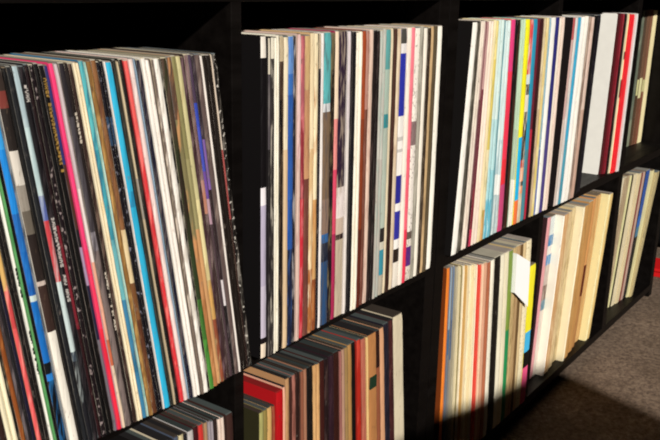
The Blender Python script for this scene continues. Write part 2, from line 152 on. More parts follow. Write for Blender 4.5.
  ('mustard record sleeve in the upper third bay', [1.27313, 1.28177, 1.26753, 1.27785], -0.01193, 0.31447, [(0.0, 'dcc878'), (0.501, 'e4cc84')], {'m': 'f0e4c0'}),
  ('thin denim blue record sleeve in the upper third bay', [1.28217, 1.28661, 1.27825, 1.28363], -0.01232, 0.31415, [(0.0, '5a6cb0'), (0.345, '8cb4c8')], {}),
  ('bright white record sleeve in the upper third bay', [1.28701, 1.30187, 1.28403, 1.30141], -0.01265, 0.31506, [(0.0, 'f8f8f4')], {}),
  ('indigo record sleeve in the upper third bay', [1.30227, 1.31641, 1.30181, 1.3168], -0.01279, 0.31493, [(0.0, '4a4080'), (0.488, '2a2a74')], {}),
  ('linen record sleeve in the upper third bay', [1.31681, 1.32558, 1.3172, 1.32657], -0.0128, 0.31357, [(0.0, 'f0e4d6')], {}),
  ('blush linen record sleeve in the upper third bay', [1.32598, 1.33512, 1.32697, 1.33651], -0.01387, 0.31507, [(0.0, 'ecd8cc')], {'m': 'd8bcae'}),
 ]),
 ('upper fourth bay', -0.3582, [
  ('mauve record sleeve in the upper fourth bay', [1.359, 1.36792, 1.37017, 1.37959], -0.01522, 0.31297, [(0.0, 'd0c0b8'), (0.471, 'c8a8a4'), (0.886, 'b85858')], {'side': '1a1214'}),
  ('pearl record sleeve in the upper fourth bay', [1.36832, 1.37809, 1.37999, 1.39045], -0.01569, 0.31362, [(0.0, 'dcd8d4')], {'m': 'b8a8a8'}),
  ('azure record sleeve in the upper fourth bay', [1.37849, 1.38996, 1.39085, 1.40309], -0.01625, 0.31316, [(0.0, '4a98b0'), (0.355, '3aa4cc')], {}),
  ('left one of two adjacent white record sleeves, upper fourth bay', [1.39036, 1.40588, 1.40349, 1.41996], -0.01694, 0.31408, [(0.0, 'fbfaf6')], {}),
  ('right one of two adjacent white record sleeves, upper fourth bay', [1.40628, 1.4201, 1.42036, 1.43499], -0.01744, 0.31454, [(0.0, 'f6f2ea')], {}),
  ('taupe flecked record sleeve in the upper fourth bay', [1.4205, 1.43224, 1.43539, 1.4478], -0.01753, 0.31411, [(0.0, '8a7468')], {'m': 'c8b4a4'}),
  ('dusty rose record sleeve in the upper fourth bay', [1.43264, 1.44699, 1.4482, 1.4632], -0.01762, 0.31283, [(0.0, 'c8a898'), (0.499, 'e0c8bc')], {'m': 'a88474'}),
  ('jet black record sleeve in the upper fourth bay', [1.46023, 1.4744, 1.47677, 1.49148], -0.013, 0.31461, [(0.0, '0d0c0e')], {}),
  ('charcoal black record sleeve in the upper fourth bay', [1.48301, 1.49907, 1.50032, 1.51698], -0.01, 0.31454, [(0.0, '14121a')], {}),
  ('wide white-faced record sleeve in the upper fourth bay', [1.66525, 1.66609, 1.67998, 1.68066], 0.014, 0.31367, [(0.0, 'fdfcf6')], {'bare': 1, 'side': 'fdfcf6'}),
  ('dark maroon record sleeve in the upper fourth bay', [1.66649, 1.67891, 1.68106, 1.6926], 0.01035, 0.31444, [(0.0, '4a1418')], {}),
  ('red maroon record sleeve in the upper fourth bay', [1.67931, 1.68654, 1.693, 1.69955], 0.00588, 0.31362, [(0.0, '7a1a28'), (0.719, '8a2430')], {'m': 'a83040'}),
  ('brown black record sleeve in the upper fourth bay', [1.68694, 1.69158, 1.69995, 1.70414], 0.00247, 0.31345, [(0.0, '1a0e0c')], {}),
  ('pale wheat record sleeve in the upper fourth bay', [1.69198, 1.69621, 1.70454, 1.70832], -0.00045, 0.31343, [(0.0, 'efe2bc'), (0.483, '2a1a14'), (0.595, 'f0e2b8'), (0.719, '2a1a14'), (0.768, 'eadba8')], {}),
  ('vivid red record sleeve in the upper fourth bay', [1.69661, 1.71957, 1.70872, 1.73081], -0.00413, 0.3128, [(0.0, 'e8202c')], {}),
  ('silver white record sleeve in the upper fourth bay', [1.71997, 1.72964, 1.73121, 1.74067], -0.00777, 0.31377, [(0.0, 'dcdcdc')], {}),
 ]),
 ('upper far end bay', -0.3582, [
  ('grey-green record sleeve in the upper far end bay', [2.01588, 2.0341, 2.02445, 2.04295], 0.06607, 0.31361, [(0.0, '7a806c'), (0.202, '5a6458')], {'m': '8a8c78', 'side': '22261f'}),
  ('dark umber record sleeve in the upper far end bay', [2.0345, 2.04894, 2.04335, 2.05814], 0.06491, 0.314, [(0.0, '4a3828'), (0.376, 'c0c08c'), (0.494, '4a3c30')], {}),
  ('walnut brown record sleeve in the upper far end bay', [2.04934, 2.06858, 2.05854, 2.07821], 0.06364, 0.31503, [(0.0, '6a4634'), (0.355, 'd0cc9c'), (0.503, '6a4e3c')], {}),
  ('russet record sleeve in the upper far end bay', [2.06898, 2.08486, 2.07861, 2.09484], 0.0623, 0.31499, [(0.0, '7a4a38'), (0.395, 'b8b484'), (0.485, '7a5440')], {}),
  ('pale cream record sleeve in the upper far end bay', [2.08526, 2.11249, 2.09524, 2.123], 0.0608, 0.31342, [(0.0, 'e8dcae')], {}),
 ]),
 ('lower leftmost bay', -0.7174, [
  ('black record sleeve, first such from the left, lower leftmost bay', [0.46047, 0.46864, 0.45661, 0.46431], -0.00413, 0.31469, [(0.0, '0d0a0b')], {}),
  ('teal grey record sleeve in the lower leftmost bay', [0.46904, 0.47571, 0.46471, 0.47097], -0.00459, 0.31326, [(0.0, '4a5a60')], {}),
  ('cream record sleeve in the lower leftmost bay', [0.47611, 0.48292, 0.47137, 0.47775], -0.00501, 0.31497, [(0.0, 'c8bca4')], {}),
  ('black record sleeve right of the cream one, lower leftmost bay', [0.48332, 0.48897, 0.47815, 0.48345], -0.0054, 0.31353, [(0.0, '16141a')], {}),
  ('slate blue record sleeve in the lower leftmost bay', [0.48937, 0.49512, 0.48385, 0.48922], -0.00577, 0.31497, [(0.0, '4a5468')], {}),
  ('straw record sleeve in the lower leftmost bay', [0.49552, 0.50136, 0.48962, 0.49511], -0.00613, 0.31449, [(0.0, 'd0c49c')], {}),
  ('charcoal record sleeve in the lower leftmost bay', [0.50176, 0.50633, 0.49551, 0.4998], -0.00647, 0.31306, [(0.0, '1c1a20')], {}),
  ('white-topped grey record sleeve in the lower leftmost bay', [0.50673, 0.51403, 0.5002, 0.50702], -0.00684, 0.31387, [(0.0, 'b8b4b4')], {}),
  ('dark maroon record sleeve in the lower leftmost bay', [0.51443, 0.52046, 0.50742, 0.51306], -0.00726, 0.31499, [(0.0, '3a1216')], {}),
  ('bright red record sleeve in the lower leftmost bay', [0.52086, 0.52724, 0.51346, 0.51943], -0.00766, 0.31468, [(0.0, 'c83430')], {}),
  ('tan record sleeve in the lower leftmost bay', [0.52764, 0.53248, 0.51983, 0.52432], -0.00838, 0.31479, [(0.0, 'a08060')], {}),
  ('left one of two adjacent cool grey record sleeves, lower leftmost bay', [0.53288, 0.53592, 0.52472, 0.52755], -0.00923, 0.31479, [(0.0, '948c94')], {}),
  ('right one of two adjacent cool grey record sleeves, lower leftmost bay', [0.53632, 0.53942, 0.52795, 0.53081], -0.00994, 0.31363, [(0.0, '948c94')], {}),
  ('dark brown record sleeve in the lower leftmost bay', [0.53982, 0.54402, 0.53121, 0.53511], -0.01075, 0.31492, [(0.0, '2a1c1a')], {}),
  ('left one of two adjacent pinkish white record sleeves, lower leftmost bay', [0.54442, 0.54795, 0.53551, 0.53879], -0.0116, 0.31316, [(0.0, 'e0ccc0')], {}),
  ('right one of two adjacent pinkish white record sleeves, lower leftmost bay', [0.54835, 0.55255, 0.53919, 0.54311], -0.0124, 0.31339, [(0.0, 'e0ccc0')], {}),
  ('dusky brown record sleeve in the lower leftmost bay', [0.55624, 0.56522, 0.5466, 0.55503], -0.01252, 0.31321, [(0.0, '3a2420')], {}),
 ]),
 ('lower second bay', -0.7174, [
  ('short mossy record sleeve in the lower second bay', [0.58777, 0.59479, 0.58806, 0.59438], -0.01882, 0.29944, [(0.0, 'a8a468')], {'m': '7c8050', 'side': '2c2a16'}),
  ('short olive record sleeve in the lower second bay', [0.59519, 0.60168, 0.59478, 0.60055], -0.01882, 0.29967, [(0.0, '8c7c44')], {}),
  ('short straw record sleeve in the lower second bay', [0.60208, 0.60961, 0.60095, 0.60758], -0.01849, 0.29964, [(0.0, 'cca468')], {}),
  ('short rust record sleeve in the lower second bay', [0.61001, 0.6143, 0.60798, 0.61153], -0.01955, 0.29938, [(0.0, '8a4430')], {'m': 'b87050'}),
  ('deep red record sleeve in the lower second bay', [0.6147, 0.62702, 0.61193, 0.62267], -0.02114, 0.31303, [(0.0, 'b01018')], {}),
  ('thin blush record sleeve in the lower second bay', [0.63063, 0.63509, 0.62628, 0.63024], -0.01822, 0.313, [(0.0, 'e0a890')], {}),
  ('light tan record sleeve in the lower second bay', [0.6453, 0.65226, 0.64043, 0.64655], -0.01001, 0.31417, [(0.0, 'b48a62')], {'m': '7a4a3a'}),
  ('dark chestnut record sleeve in the lower second bay', [0.65266, 0.65721, 0.64695, 0.65093], -0.01067, 0.31399, [(0.0, '3a1e18')], {}),
  ('dusty rose record sleeve in the lower second bay', [0.65962, 0.66626, 0.65335, 0.65919], -0.00877, 0.31317, [(0.0, 'a0685c')], {'m': '5a3028'}),
  ('left one of two adjacent dark cocoa record sleeves, lower second bay', [0.66666, 0.66955, 0.65959, 0.66197], -0.00926, 0.31387, [(0.0, '2a1612')], {'m': '5a3830'}),
  ('right one of two adjacent dark cocoa record sleeves, lower second bay', [0.66995, 0.67248, 0.66237, 0.66439], -0.01063, 0.31474, [(0.0, '2a1612')], {'m': '5a3830'}),
  ('reddish brown record sleeve in the lower second bay', [0.67288, 0.67798, 0.66479, 0.66916], -0.01173, 0.31401, [(0.0, '84503c')], {}),
  ('faded brown record sleeve in the lower second bay', [0.67838, 0.68387, 0.66956, 0.67431], -0.01219, 0.31504, [(0.0, 'a07058')], {}),
  ('left one of two adjacent black record sleeves, lower second bay', [0.68427, 0.68962, 0.67471, 0.67941], -0.01275, 0.31469, [(0.0, '0f0a0a')], {}),
  ('right one of two adjacent black record sleeves, lower second bay', [0.69082, 0.69634, 0.68062, 0.68548], -0.01184, 0.31423, [(0.0, '0f0a0a')], {}),
  ('left one of two adjacent golden tan record sleeves, lower second bay', [0.69674, 0.70291, 0.68588, 0.69128], -0.01224, 0.31358, [(0.0, 'd0a470')], {'m': 'b88858'}),
  ('right one of two adjacent golden tan record sleeves, lower second bay', [0.70331, 0.70974, 0.69168, 0.69728], -0.01271, 0.31307, [(0.0, 'd0a470')], {'m': 'b88858'}),
  ('mahogany record sleeve in the lower second bay', [0.71014, 0.71901, 0.69768, 0.70551], -0.01283, 0.31438, [(0.0, '3a1612')], {}),
  ('near-black brown record sleeve in the lower second bay', [0.71941, 0.72766, 0.70591, 0.71314], -0.0129, 0.31307, [(0.0, '1e1012')], {'m': '5a4440'}),
  ('plum brown record sleeve in the lower second bay', [0.72806, 0.73839, 0.71354, 0.72262], -0.01348, 0.31452, [(0.0, '2a1620')], {'m': '4a3038'}),
  ('dark russet record sleeve in the lower second bay', [0.74095, 0.7523, 0.72519, 0.73521], -0.01164, 0.31408, [(0.0, '30140f')], {}),
  ('rosewood record sleeve in the lower second bay', [0.7527, 0.75748, 0.73561, 0.73976], -0.01261, 0.31307, [(0.0, '94605a')], {}),
  ('pale taupe record sleeve in the lower second bay', [0.75788, 0.7642, 0.74016, 0.74573], -0.01244, 0.31351, [(0.0, 'a88470')], {}),
  ('olive tan record sleeve in the lower second bay', [0.7646, 0.77152, 0.74613, 0.75225], -0.01255, 0.31344, [(0.0, '9a7c50')], {}),
  ('ochre record sleeve in the lower second bay', [0.77208, 0.78003, 0.75274, 0.75981], -0.01216, 0.31452, [(0.0, 'a8804c')], {}),
  ('jet black record sleeve in the lower second bay', [0.78206, 0.79129, 0.7619, 0.76989], -0.01076, 0.31356, [(0.0, '0c0a0a')], {}),
  ('brick red record sleeve in the lower second bay', [0.79169, 0.80127, 0.77029, 0.77859], -0.0127, 0.3144, [(0.0, 'a82418')], {'m': 'c84838'}),
  ('salmon tan record sleeve in the lower second bay', [0.80167, 0.81212, 0.77899, 0.78817], -0.01308, 0.31297, [(0.0, 'b46a58')], {'m': 'a05040'}),
  ('thin yellow record sleeve in the lower second bay', [0.81252, 0.81685, 0.78857, 0.79232], -0.01407, 0.31292, [(0.0, 'e0bc80')], {}),
  ('kraft brown stickered record sleeve in the lower second bay', [0.81748, 0.83675, 0.79292, 0.81004], -0.01365, 0.31315, [(0.0, 'b47c4c')], {'sticker': 0.24751}),
  ('bark brown record sleeve in the lower second bay', [0.83715, 0.84587, 0.81044, 0.81817], -0.01368, 0.31297, [(0.0, '8a5038'), (0.837, '2a1410')], {}),
  ('peach tan record sleeve in the lower second bay', [0.84866, 0.85925, 0.821, 0.83042], -0.01188, 0.31236, [(0.0, 'd09c78')], {}),
  ('blue-black record sleeve in the lower second bay', [0.86364, 0.87649, 0.83479, 0.84623], -0.00907, 0.31255, [(0.0, '1c1824')], {'m': '3a3444'}),
  ('maroon black record sleeve in the lower second bay', [0.88071, 0.89224, 0.85054, 0.86081], -0.0064, 0.31159, [(0.0, '3a1a1c')], {'m': '6a3a38'}),
  ('stone white record sleeve in the lower second bay', [0.89491, 0.92073, 0.86344, 0.88643], -0.00472, 0.31193, [(0.0, 'd4c8ae')], {}),
 ]),
 ('lower third bay', -0.7174, [
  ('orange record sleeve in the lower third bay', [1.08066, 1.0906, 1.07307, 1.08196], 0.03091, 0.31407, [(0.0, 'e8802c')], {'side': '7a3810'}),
  ('steel blue record sleeve in the lower third bay', [1.091, 1.09618, 1.08236, 1.08674], 0.02919, 0.31433, [(0.0, '6a7484'), (0.542, '40648c'), (0.675, '8aa0b4')], {}),
  ('faded navy record sleeve in the lower third bay', [1.09658, 1.10163, 1.08714, 1.0913], 0.02764, 0.31479, [(0.0, '84807c'), (0.509, '4a5c7c'), (0.721, '5a7090')], {}),
  ('ash grey record sleeve in the lower third bay', [1.10203, 1.10966, 1.0917, 1.09808], 0.02466, 0.31355, [(0.0, 'b0a890')], {'m': '8a8470'}),
  ('thin cream record sleeve in the lower third bay', [1.11006, 1.11141, 1.09848, 1.09922], 0.0217, 0.31311, [(0.0, 'ecdfba')], {}),
  ('thin olive record sleeve in the lower third bay', [1.11181, 1.11255, 1.09962, 1.09987], 0.01994, 0.31418, [(0.0, '9a8c58')], {}),
  ('soft cream record sleeve in the lower third bay', [1.11295, 1.11838, 1.10027, 1.10466], 0.01781, 0.31459, [(0.0, 'f2e6c8')], {}),
  ('camel record sleeve in the lower third bay', [1.11878, 1.12173, 1.10506, 1.10702], 0.01459, 0.31408, [(0.0, 'cfa664')], {}),
  ('pale cream record sleeve in the lower third bay', [1.12213, 1.13083, 1.10742, 1.11455], 0.0107, 0.31444, [(0.0, 'f4e8c4')], {'m': 'e4d0a0'}),
  ('buttery cream record sleeve in the lower third bay', [1.13123, 1.13381, 1.11495, 1.11663], 0.00696, 0.31373, [(0.0, 'f0e0b8')], {}),
  ('warm ivory record sleeve in the lower third bay', [1.13421, 1.13746, 1.11703, 1.11934], 0.00426, 0.31437, [(0.0, 'f2e8cc')], {}),
  ('vermilion record sleeve in the lower third bay', [1.13786, 1.14501, 1.11974, 1.12593], 0.00114, 0.3143, [(0.0, 'e84a3c')], {}),
  ('pink cream record sleeve in the lower third bay', [1.14541, 1.15259, 1.12633, 1.13316], -0.0005, 0.31437, [(0.0, 'f0cbac')], {}),
  ('rose tan record sleeve in the lower third bay', [1.15299, 1.16113, 1.13356, 1.14151], -0.0012, 0.31388, [(0.0, 'd8a488')], {}),
  ('terracotta record sleeve in the lower third bay', [1.16153, 1.17256, 1.14191, 1.15254], -0.00197, 0.31237, [(0.0, 'b0684a')], {}),
  ('crisp white record sleeve in the lower third bay', [1.17296, 1.1858, 1.15294, 1.1652], -0.00225, 0.31303, [(0.0, 'f4eedc')], {}),
  ('wide black record sleeve in the lower third bay', [1.1862, 1.20841, 1.1656, 1.18658], -0.00259, 0.314, [(0.0, '15110d')], {}),
  ('milky white record sleeve in the lower third bay', [1.20881, 1.22322, 1.18698, 1.20078], -0.00295, 0.31342, [(0.0, 'efe8d0')], {}),
  ('parchment record sleeve in the lower third bay', [1.22362, 1.23973, 1.20118, 1.21691], -0.00307, 0.31344, [(0.0, 'ebe2c4')], {}),
  ('bottle green record sleeve in the lower third bay', [1.24013, 1.25361, 1.21731, 1.23271], -0.00316, 0.31187, [(0.0, '1e8a50'), (0.549, '7a9440')], {}),
  ('tan mottled record sleeve in the lower third bay', [1.25412, 1.26593, 1.23359, 1.24722], -0.00324, 0.31364, [(0.0, 'c8ae7c')], {'m': '6a5030'}),
  ('dark tan record sleeve in the lower third bay', [1.26633, 1.27827, 1.24762, 1.26162], -0.00331, 0.31329, [(0.0, 'b89a70')], {'m': '8a6a44'}),
  ('thin bronze record sleeve in the lower third bay', [1.27867, 1.28756, 1.26202, 1.27258], -0.00337, 0.31237, [(0.0, '6a5030')], {}),
  ('beige record sleeve in the lower third bay', [1.28796, 1.29825, 1.27298, 1.28506], -0.00343, 0.31286, [(0.0, 'd4bc90')], {}),
  ('dotted cream record sleeve in the lower third bay', [1.29865, 1.31643, 1.28546, 1.30581], -0.00351, 0.31297, [(0.0, 'f0e4c0')], {'f': '5a4420'}),
  ('yellow, cyan and pink banded record sleeve in the lower third bay', [1.31683, 1.3395, 1.30926, 1.33263], -0.004, 0.26365, [(0.0, 'e85888'), (0.272, '0f0c0c'), (0.383, '44b8ec'), (0.529, 'f6ec30')], {'bare': 1}),
 ]),
 ('lower fourth bay', -0.7174, [
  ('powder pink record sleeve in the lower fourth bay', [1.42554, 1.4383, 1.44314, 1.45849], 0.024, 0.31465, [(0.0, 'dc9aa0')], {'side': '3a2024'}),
  ('blue patterned record sleeve in the lower fourth bay', [1.4387, 1.45403, 1.45889, 1.4832], 0.024, 0.31318, [(0.0, 'd8ccc0'), (0.42, '4a7a90'), (0.483, '70584c'), (0.576, 'b8a8a0'), (0.7, '4a8cc0'), (0.762, 'e0dcd8'), (0.817, '3a80b4'), (0.883, 'cfd8d8')], {'m': 'd8d0c8'}),
  ('bright white-faced record sleeve in the lower fourth bay', [1.45443, 1.45628, 1.4836, 1.48796], 0.009, 0.31286, [(0.0, 'fbf8ec')], {'side': 'f8f4e4'}),
  ('sandy brown record sleeve in the lower fourth bay', [1.45918, 1.48274, 1.4907, 1.51399], 0.01, 0.31272, [(0.0, 'c89c6c')], {'m': 'e0c49c'}),
  ('speckled buff record sleeve in the lower fourth bay', [1.49154, 1.50881, 1.52254, 1.53962], 0.013, 0.31156, [(0.0, 'd8c094')], {'m': 'a08050'}),
  ('mottled sand record sleeve in the lower fourth bay', [1.52365, 1.54138, 1.55436, 1.5719], 0.018, 0.31197, [(0.0, 'd0bc90')], {'m': '8a7044'}),
  ('pale cream-faced record sleeve in the lower fourth bay', [1.54198, 1.54877, 1.57473, 1.58259], 0.004, 0.31185, [(0.0, 'f6eccc')], {'side': 'f4e8c4'}),
  ('caramel record sleeve in the lower fourth bay', [1.55498, 1.57465, 1.58859, 1.61137], 0.006, 0.31109, [(0.0, 'c0945a')], {'m': '9a6c38'}),
  ('honey brown record sleeve in the lower fourth bay', [1.58729, 1.60769, 1.6239, 1.64751], 0.01, 0.3113, [(0.0, 'b88850')], {}),
  ('mahogany record sleeve in the lower fourth bay', [1.61733, 1.63093, 1.65708, 1.6728], 0.013, 0.31183, [(0.0, 'a87848'), (0.35, '5a2010'), (0.558, 'c89058')], {}),
  ('ochre tan record sleeve in the lower fourth bay', [1.64716, 1.67081, 1.68874, 1.71685], 0.018, 0.31067, [(0.0, 'caa068')], {'m': 'a87c48'}),
  ('light straw-faced record sleeve in the lower fourth bay', [1.67121, 1.68101, 1.72265, 1.7347], 0.004, 0.30938, [(0.0, 'efe4b0')], {'m': 'f4ecc8', 'side': 'ece0a8'}),
  ('old gold record sleeve in the lower fourth bay', [1.68141, 1.69506, 1.7351, 1.75], 0.004, 0.30833, [(0.0, 'dcc080')], {}),
 ]),
 ('lower far end bay', -0.7174, [
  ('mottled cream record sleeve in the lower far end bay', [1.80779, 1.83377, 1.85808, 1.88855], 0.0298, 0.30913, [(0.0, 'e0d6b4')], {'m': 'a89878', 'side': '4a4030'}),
  ('chalky cream record sleeve in the lower far end bay', [1.83705, 1.85401, 1.89053, 1.90995], 0.03072, 0.30999, [(0.0, 'd4cab0')], {'m': 'f0e6cc'}),
  ('left one of two adjacent driftwood grey record sleeves, lower far end bay', [1.85441, 1.87023, 1.91035, 1.92842], 0.02953, 0.30834, [(0.0, '9a866c')], {'m': 'b8a88c'}),
  ('right one of two adjacent driftwood grey record sleeves, lower far end bay', [1.87748, 1.89318, 1.93433, 1.95228], 0.03151, 0.30887, [(0.0, '9a866c')], {'m': 'b8a88c'}),
  ('thin pistachio record sleeve in the lower far end bay', [1.89358, 1.90434, 1.95268, 1.96484], 0.03002, 0.30669, [(0.0, 'd0cc9c')], {}),
  ('thin black record sleeve in the lower far end bay', [1.90474, 1.90813, 1.96524, 1.96907], 0.02818, 0.30756, [(0.0, '2a2418')], {}),
  ('cream record sleeve in the lower far end bay', [1.90853, 1.93209, 1.96947, 1.99467], 0.0261, 0.30635, [(0.0, 'd8ccac')], {}),
  ('parchment record sleeve in the lower far end bay', [1.93249, 1.95182, 1.99507, 2.01524], 0.02326, 0.30548, [(0.0, 'cec09c')], {}),
  ('maroon record sleeve in the lower far end bay', [1.95222, 1.96411, 2.01564, 2.02753], 0.02306, 0.30403, [(0.0, '7a3c34')], {}),
  ('dusty pink record sleeve in the lower far end bay', [1.96451, 1.97671, 2.02793, 2.04069], 0.02155, 0.30449, [(0.0, 'b09488')], {}),
  ('deep blue record sleeve in the lower far end bay', [1.97711, 1.99456, 2.04109, 2.07218], 0.01964, 0.30444, [(0.0, '1c1c1c'), (0.483, '44708c'), (0.56, '3060a8'), (0.645, '2a4c94')], {}),
  ('leaning cream record sleeve in the lower far end bay', [1.99496, 2.00126, 2.07258, 2.09307], 0.01522, 0.30045, [(0.0, 'd4cc9c')], {}),
  ('leaning dark cream record sleeve in the lower far end bay', [2.00166, 2.01631, 2.09347, 2.123], 0.01058, 0.29355, [(0.0, 'b4a67c')], {'m': '5a5040'}),
 ]),
]
CARD_CORNERS = ((1.2336, -0.4118), (1.2382, -0.4803), (1.2872, -0.4389), (1.2940, -0.5208))
CAM_F = 850.528
CAM_C = (0.0, -0.52, 0.0)
CAM_R = [[0.586076, 0.205495, -0.783764], [-0.809972, 0.174219, -0.559994], [0.021471, 0.963026, 0.268551]]
rnd = random.Random(11)
scn = bpy.context.scene
col = scn.collection

def lin(h, a=1.0):
    v = [int(h[i:i+2], 16)/255 for i in (0, 2, 4)]
    return tuple((c/12.92 if c <= .04045 else ((c+.055)/1.055)**2.4) for c in v) + (a,)

def new_mat(name):
    m = bpy.data.materials.new(name); m.use_nodes = True
    nt = m.node_tree; b = nt.nodes['Principled BSDF']
    return m, nt, b

def noise(nt, vec, scale, detail=2.0, rough=.5):
    n = nt.nodes.new('ShaderNodeTexNoise'); n.inputs['Scale'].default_value = scale
    n.inputs['Detail'].default_value = detail; n.inputs['Roughness'].default_value = rough
    nt.links.new(vec, n.inputs['Vector']); return n.outputs['Fac']

def ramp(nt, fac, stops, interp='LINEAR'):
    r = nt.nodes.new('ShaderNodeValToRGB'); cr = r.color_ramp; cr.interpolation = interp
    while len(cr.elements) < len(stops): cr.elements.new(1.0)
    for e, (p, c) in zip(cr.elements, stops): e.position = p; e.color = c
    nt.links.new(fac, r.inputs['Fac']); return r.outputs['Color']

def mix(nt, fac, a, b):
    n = nt.nodes.new('ShaderNodeMix'); n.data_type = 'RGBA'
    L = nt.links
    if isinstance(fac, float): n.inputs[0].default_value = fac
    else: L.new(fac, n.inputs[0])
    for s, i in ((a, 6), (b, 7)):
        if isinstance(s, tuple): n.inputs[i].default_value = s
        else: L.new(s, n.inputs[i])
    return n.outputs[2]

def coords(nt, scale, off):
    t = nt.nodes.new('ShaderNodeTexCoord'); m = nt.nodes.new('ShaderNodeMapping')
    m.inputs['Scale'].default_value = scale; m.inputs['Location'].default_value = off
    nt.links.new(t.outputs['Object'], m.inputs['Vector']); return m.outputs['Vector']

G = lambda v: (v, v, v, 1)

def spine_mat(bands, h, op, i):
    """printed cardboard spine: colour bands up its height, mottled print, flecks of type, scuffed edges"""
    m, nt, b = new_mat('spine_print'); L = nt.links
    t = nt.nodes.new('ShaderNodeTexCoord'); s = nt.nodes.new('ShaderNodeSeparateXYZ')
    L.new(t.outputs['Object'], s.inputs[0])
    off = (i*1.37, i*.71, i*2.13)
    d = nt.nodes.new('ShaderNodeMath'); d.operation = 'DIVIDE'; L.new(s.outputs['Z'], d.inputs[0]); d.inputs[1].default_value = h
    c = ramp(nt, d.outputs[0], [(p, lin(x)) for p, x in bands], 'CONSTANT')
    lum = sum(lin(bands[0][1])[:3])/3
    # slow drift of the print
    vs = coords(nt, (90, 20, 14), off)
    f0 = ramp(nt, noise(nt, vs, 1.0, 3), [(.35, G(0)), (.7, G(1))])
    hs = nt.nodes.new('ShaderNodeHueSaturation'); hs.inputs['Value'].default_value = .82
    L.new(c, hs.inputs['Color'])
    c = mix(nt, f0, c, hs.outputs['Color'])
    if 'm' in op:
        v2 = coords(nt, (300, 60, 30), off)
        f = ramp(nt, noise(nt, v2, 1.0, 3, .6), [(.50, G(0)), (.62, G(.7 if lum > .08 else .4))])
        c = mix(nt, f, c, lin(op['m']))
    if 'f' in op:
        v3 = coords(nt, (420, 60, 260), off)
        f = ramp(nt, noise(nt, v3, 1.0, 1), [(.62, G(0)), (.66, G(.55))])
        c = mix(nt, f, c, lin(op['f']))
    # scuffs: pale on dark spines, brown on pale ones
    if not op.get('bare'):
        v4 = coords(nt, (330, 80, 110), off)
        f = ramp(nt, noise(nt, v4, 1.0, 4, .65), [(.61, G(0)), (.73, G(.6))])
        wc = lin(op.get('w', '6e5c4c' if lum > .25 else ('7a7068' if i % 3 == 0 else '3a3430')))
        c = mix(nt, f, c, wc)
    L.new(c, b.inputs['Base Color'])
    b.inputs['Roughness'].default_value = .55
    b.inputs['Specular IOR Level'].default_value = .25
    return m

def board_mat(name, hexc, rough=.8, var=.25):
    m, nt, b = new_mat(name)
    v = coords(nt, (1, 1, 1), (0, 0, 0))
    f = noise(nt, v, 60, 3)
    c0 = lin(hexc); c1 = tuple(x*(1-var) for x in c0[:3]) + (1,)
    nt.links.new(mix(nt, f, c0, c1), b.inputs['Base Color'])
    b.inputs['Roughness'].default_value = rough; b.inputs['Specular IOR Level'].default_value = .2
    return m

def ink_mat(hexc):
    m, nt, b = new_mat('printing_ink'); 
    v = coords(nt, (1, 1, 1), (0, 0, 0))
    c0 = lin(hexc)
    nt.links.new(mix(nt, noise(nt, v, 300), c0, tuple(x*.7 for x in c0[:3])+(1,)), b.inputs['Base Color'])
    b.inputs['Roughness'].default_value = .6
    return m

def wood_mat():
    m, nt, b = new_mat('black_brown_veneer')
    v = coords(nt, (2, 26, 26), (0, 0, 0))
    f = noise(nt, v, 3.0, 5, .6)
    nt.links.new(ramp(nt, f, [(.3, (.0020, .0014, .0012, 1)), (.7, (.0042, .0030, .0026, 1))]), b.inputs['Base Color'])
    nt.links.new(ramp(nt, f, [(.3, G(.42)), (.7, G(.6))]), b.inputs['Roughness'])
    b.inputs['Specular IOR Level'].default_value = .15
    return m

def mesh_obj(name, verts, faces, mats, parent=None, fm=None, smooth=False):
    me = bpy.data.meshes.new(name); me.from_pydata(verts, [], faces)
    for m in mats: me.materials.append(m)
    if fm:
        for p, k in zip(me.polygons, fm): p.material_index = k
    bm = bmesh.new(); bm.from_mesh(me); bmesh.ops.recalc_face_normals(bm, faces=bm.faces); bm.to_mesh(me); bm.free()
    if smooth:
        for p in me.polygons: p.use_smooth = True
    o = bpy.data.objects.new(name, me); col.objects.link(o)
    if parent: o.parent = parent
    return o

def box_bm(bm, x0, x1, y0, y1, z0, z1, bev=0.0, seg=2):
    r = bmesh.ops.create_cube(bm, size=1.0)
    for v in r['verts']:
        v.co = Vector(((x0+x1)/2+v.co.x*(x1-x0), (y0+y1)/2+v.co.y*(y1-y0), (z0+z1)/2+v.co.z*(z1-z0)))
    if bev:
        es = list({e for v in r['verts'] for e in v.link_edges})
        bmesh.ops.bevel(bm, geom=es, offset=bev, segments=seg, affect='EDGES', profile=.6)

def bm_obj(name, bm, mats, parent=None, loc=(0, 0, 0), smooth=False):
    me = bpy.data.meshes.new(name); bm.to_mesh(me); bm.free()
    for m in mats: me.materials.append(m)
    if smooth:
        for p in me.polygons: p.use_smooth = True
    o = bpy.data.objects.new(name, me); o.location = loc; col.objects.link(o)
    if parent: o.parent = parent
    return o

def tag(o, label, cat, group=None):
    o['label'] = label; o['category'] = cat
    if group: o['group'] = group

# ---------------------------------------------------------------- records
EDGES = [board_mat('jacket_edge', h) for h in ('b4ae9e', '8e8c86', 'c6bca2', '6c7478', '7a6c5c', 'a49a92')]
SHADED_EDGES = [board_mat('jacket_edge_shaded', h) for h in ('343c3c', '222022', '3c342e', '4a5252')]  # darker copies of the jacket edges: shade painted on sleeve tops
SIDES = [board_mat('jacket_board', h) for h in ('d8d0c0', '1a181a', '6a4a38', '2e4258', 'a89880', '4a2424')]
CARD = board_mat('jacket_edge_red', '8a1c1c')
WHITE_SIDE = SIDES[0]; DARK_SIDE = SIDES[1]

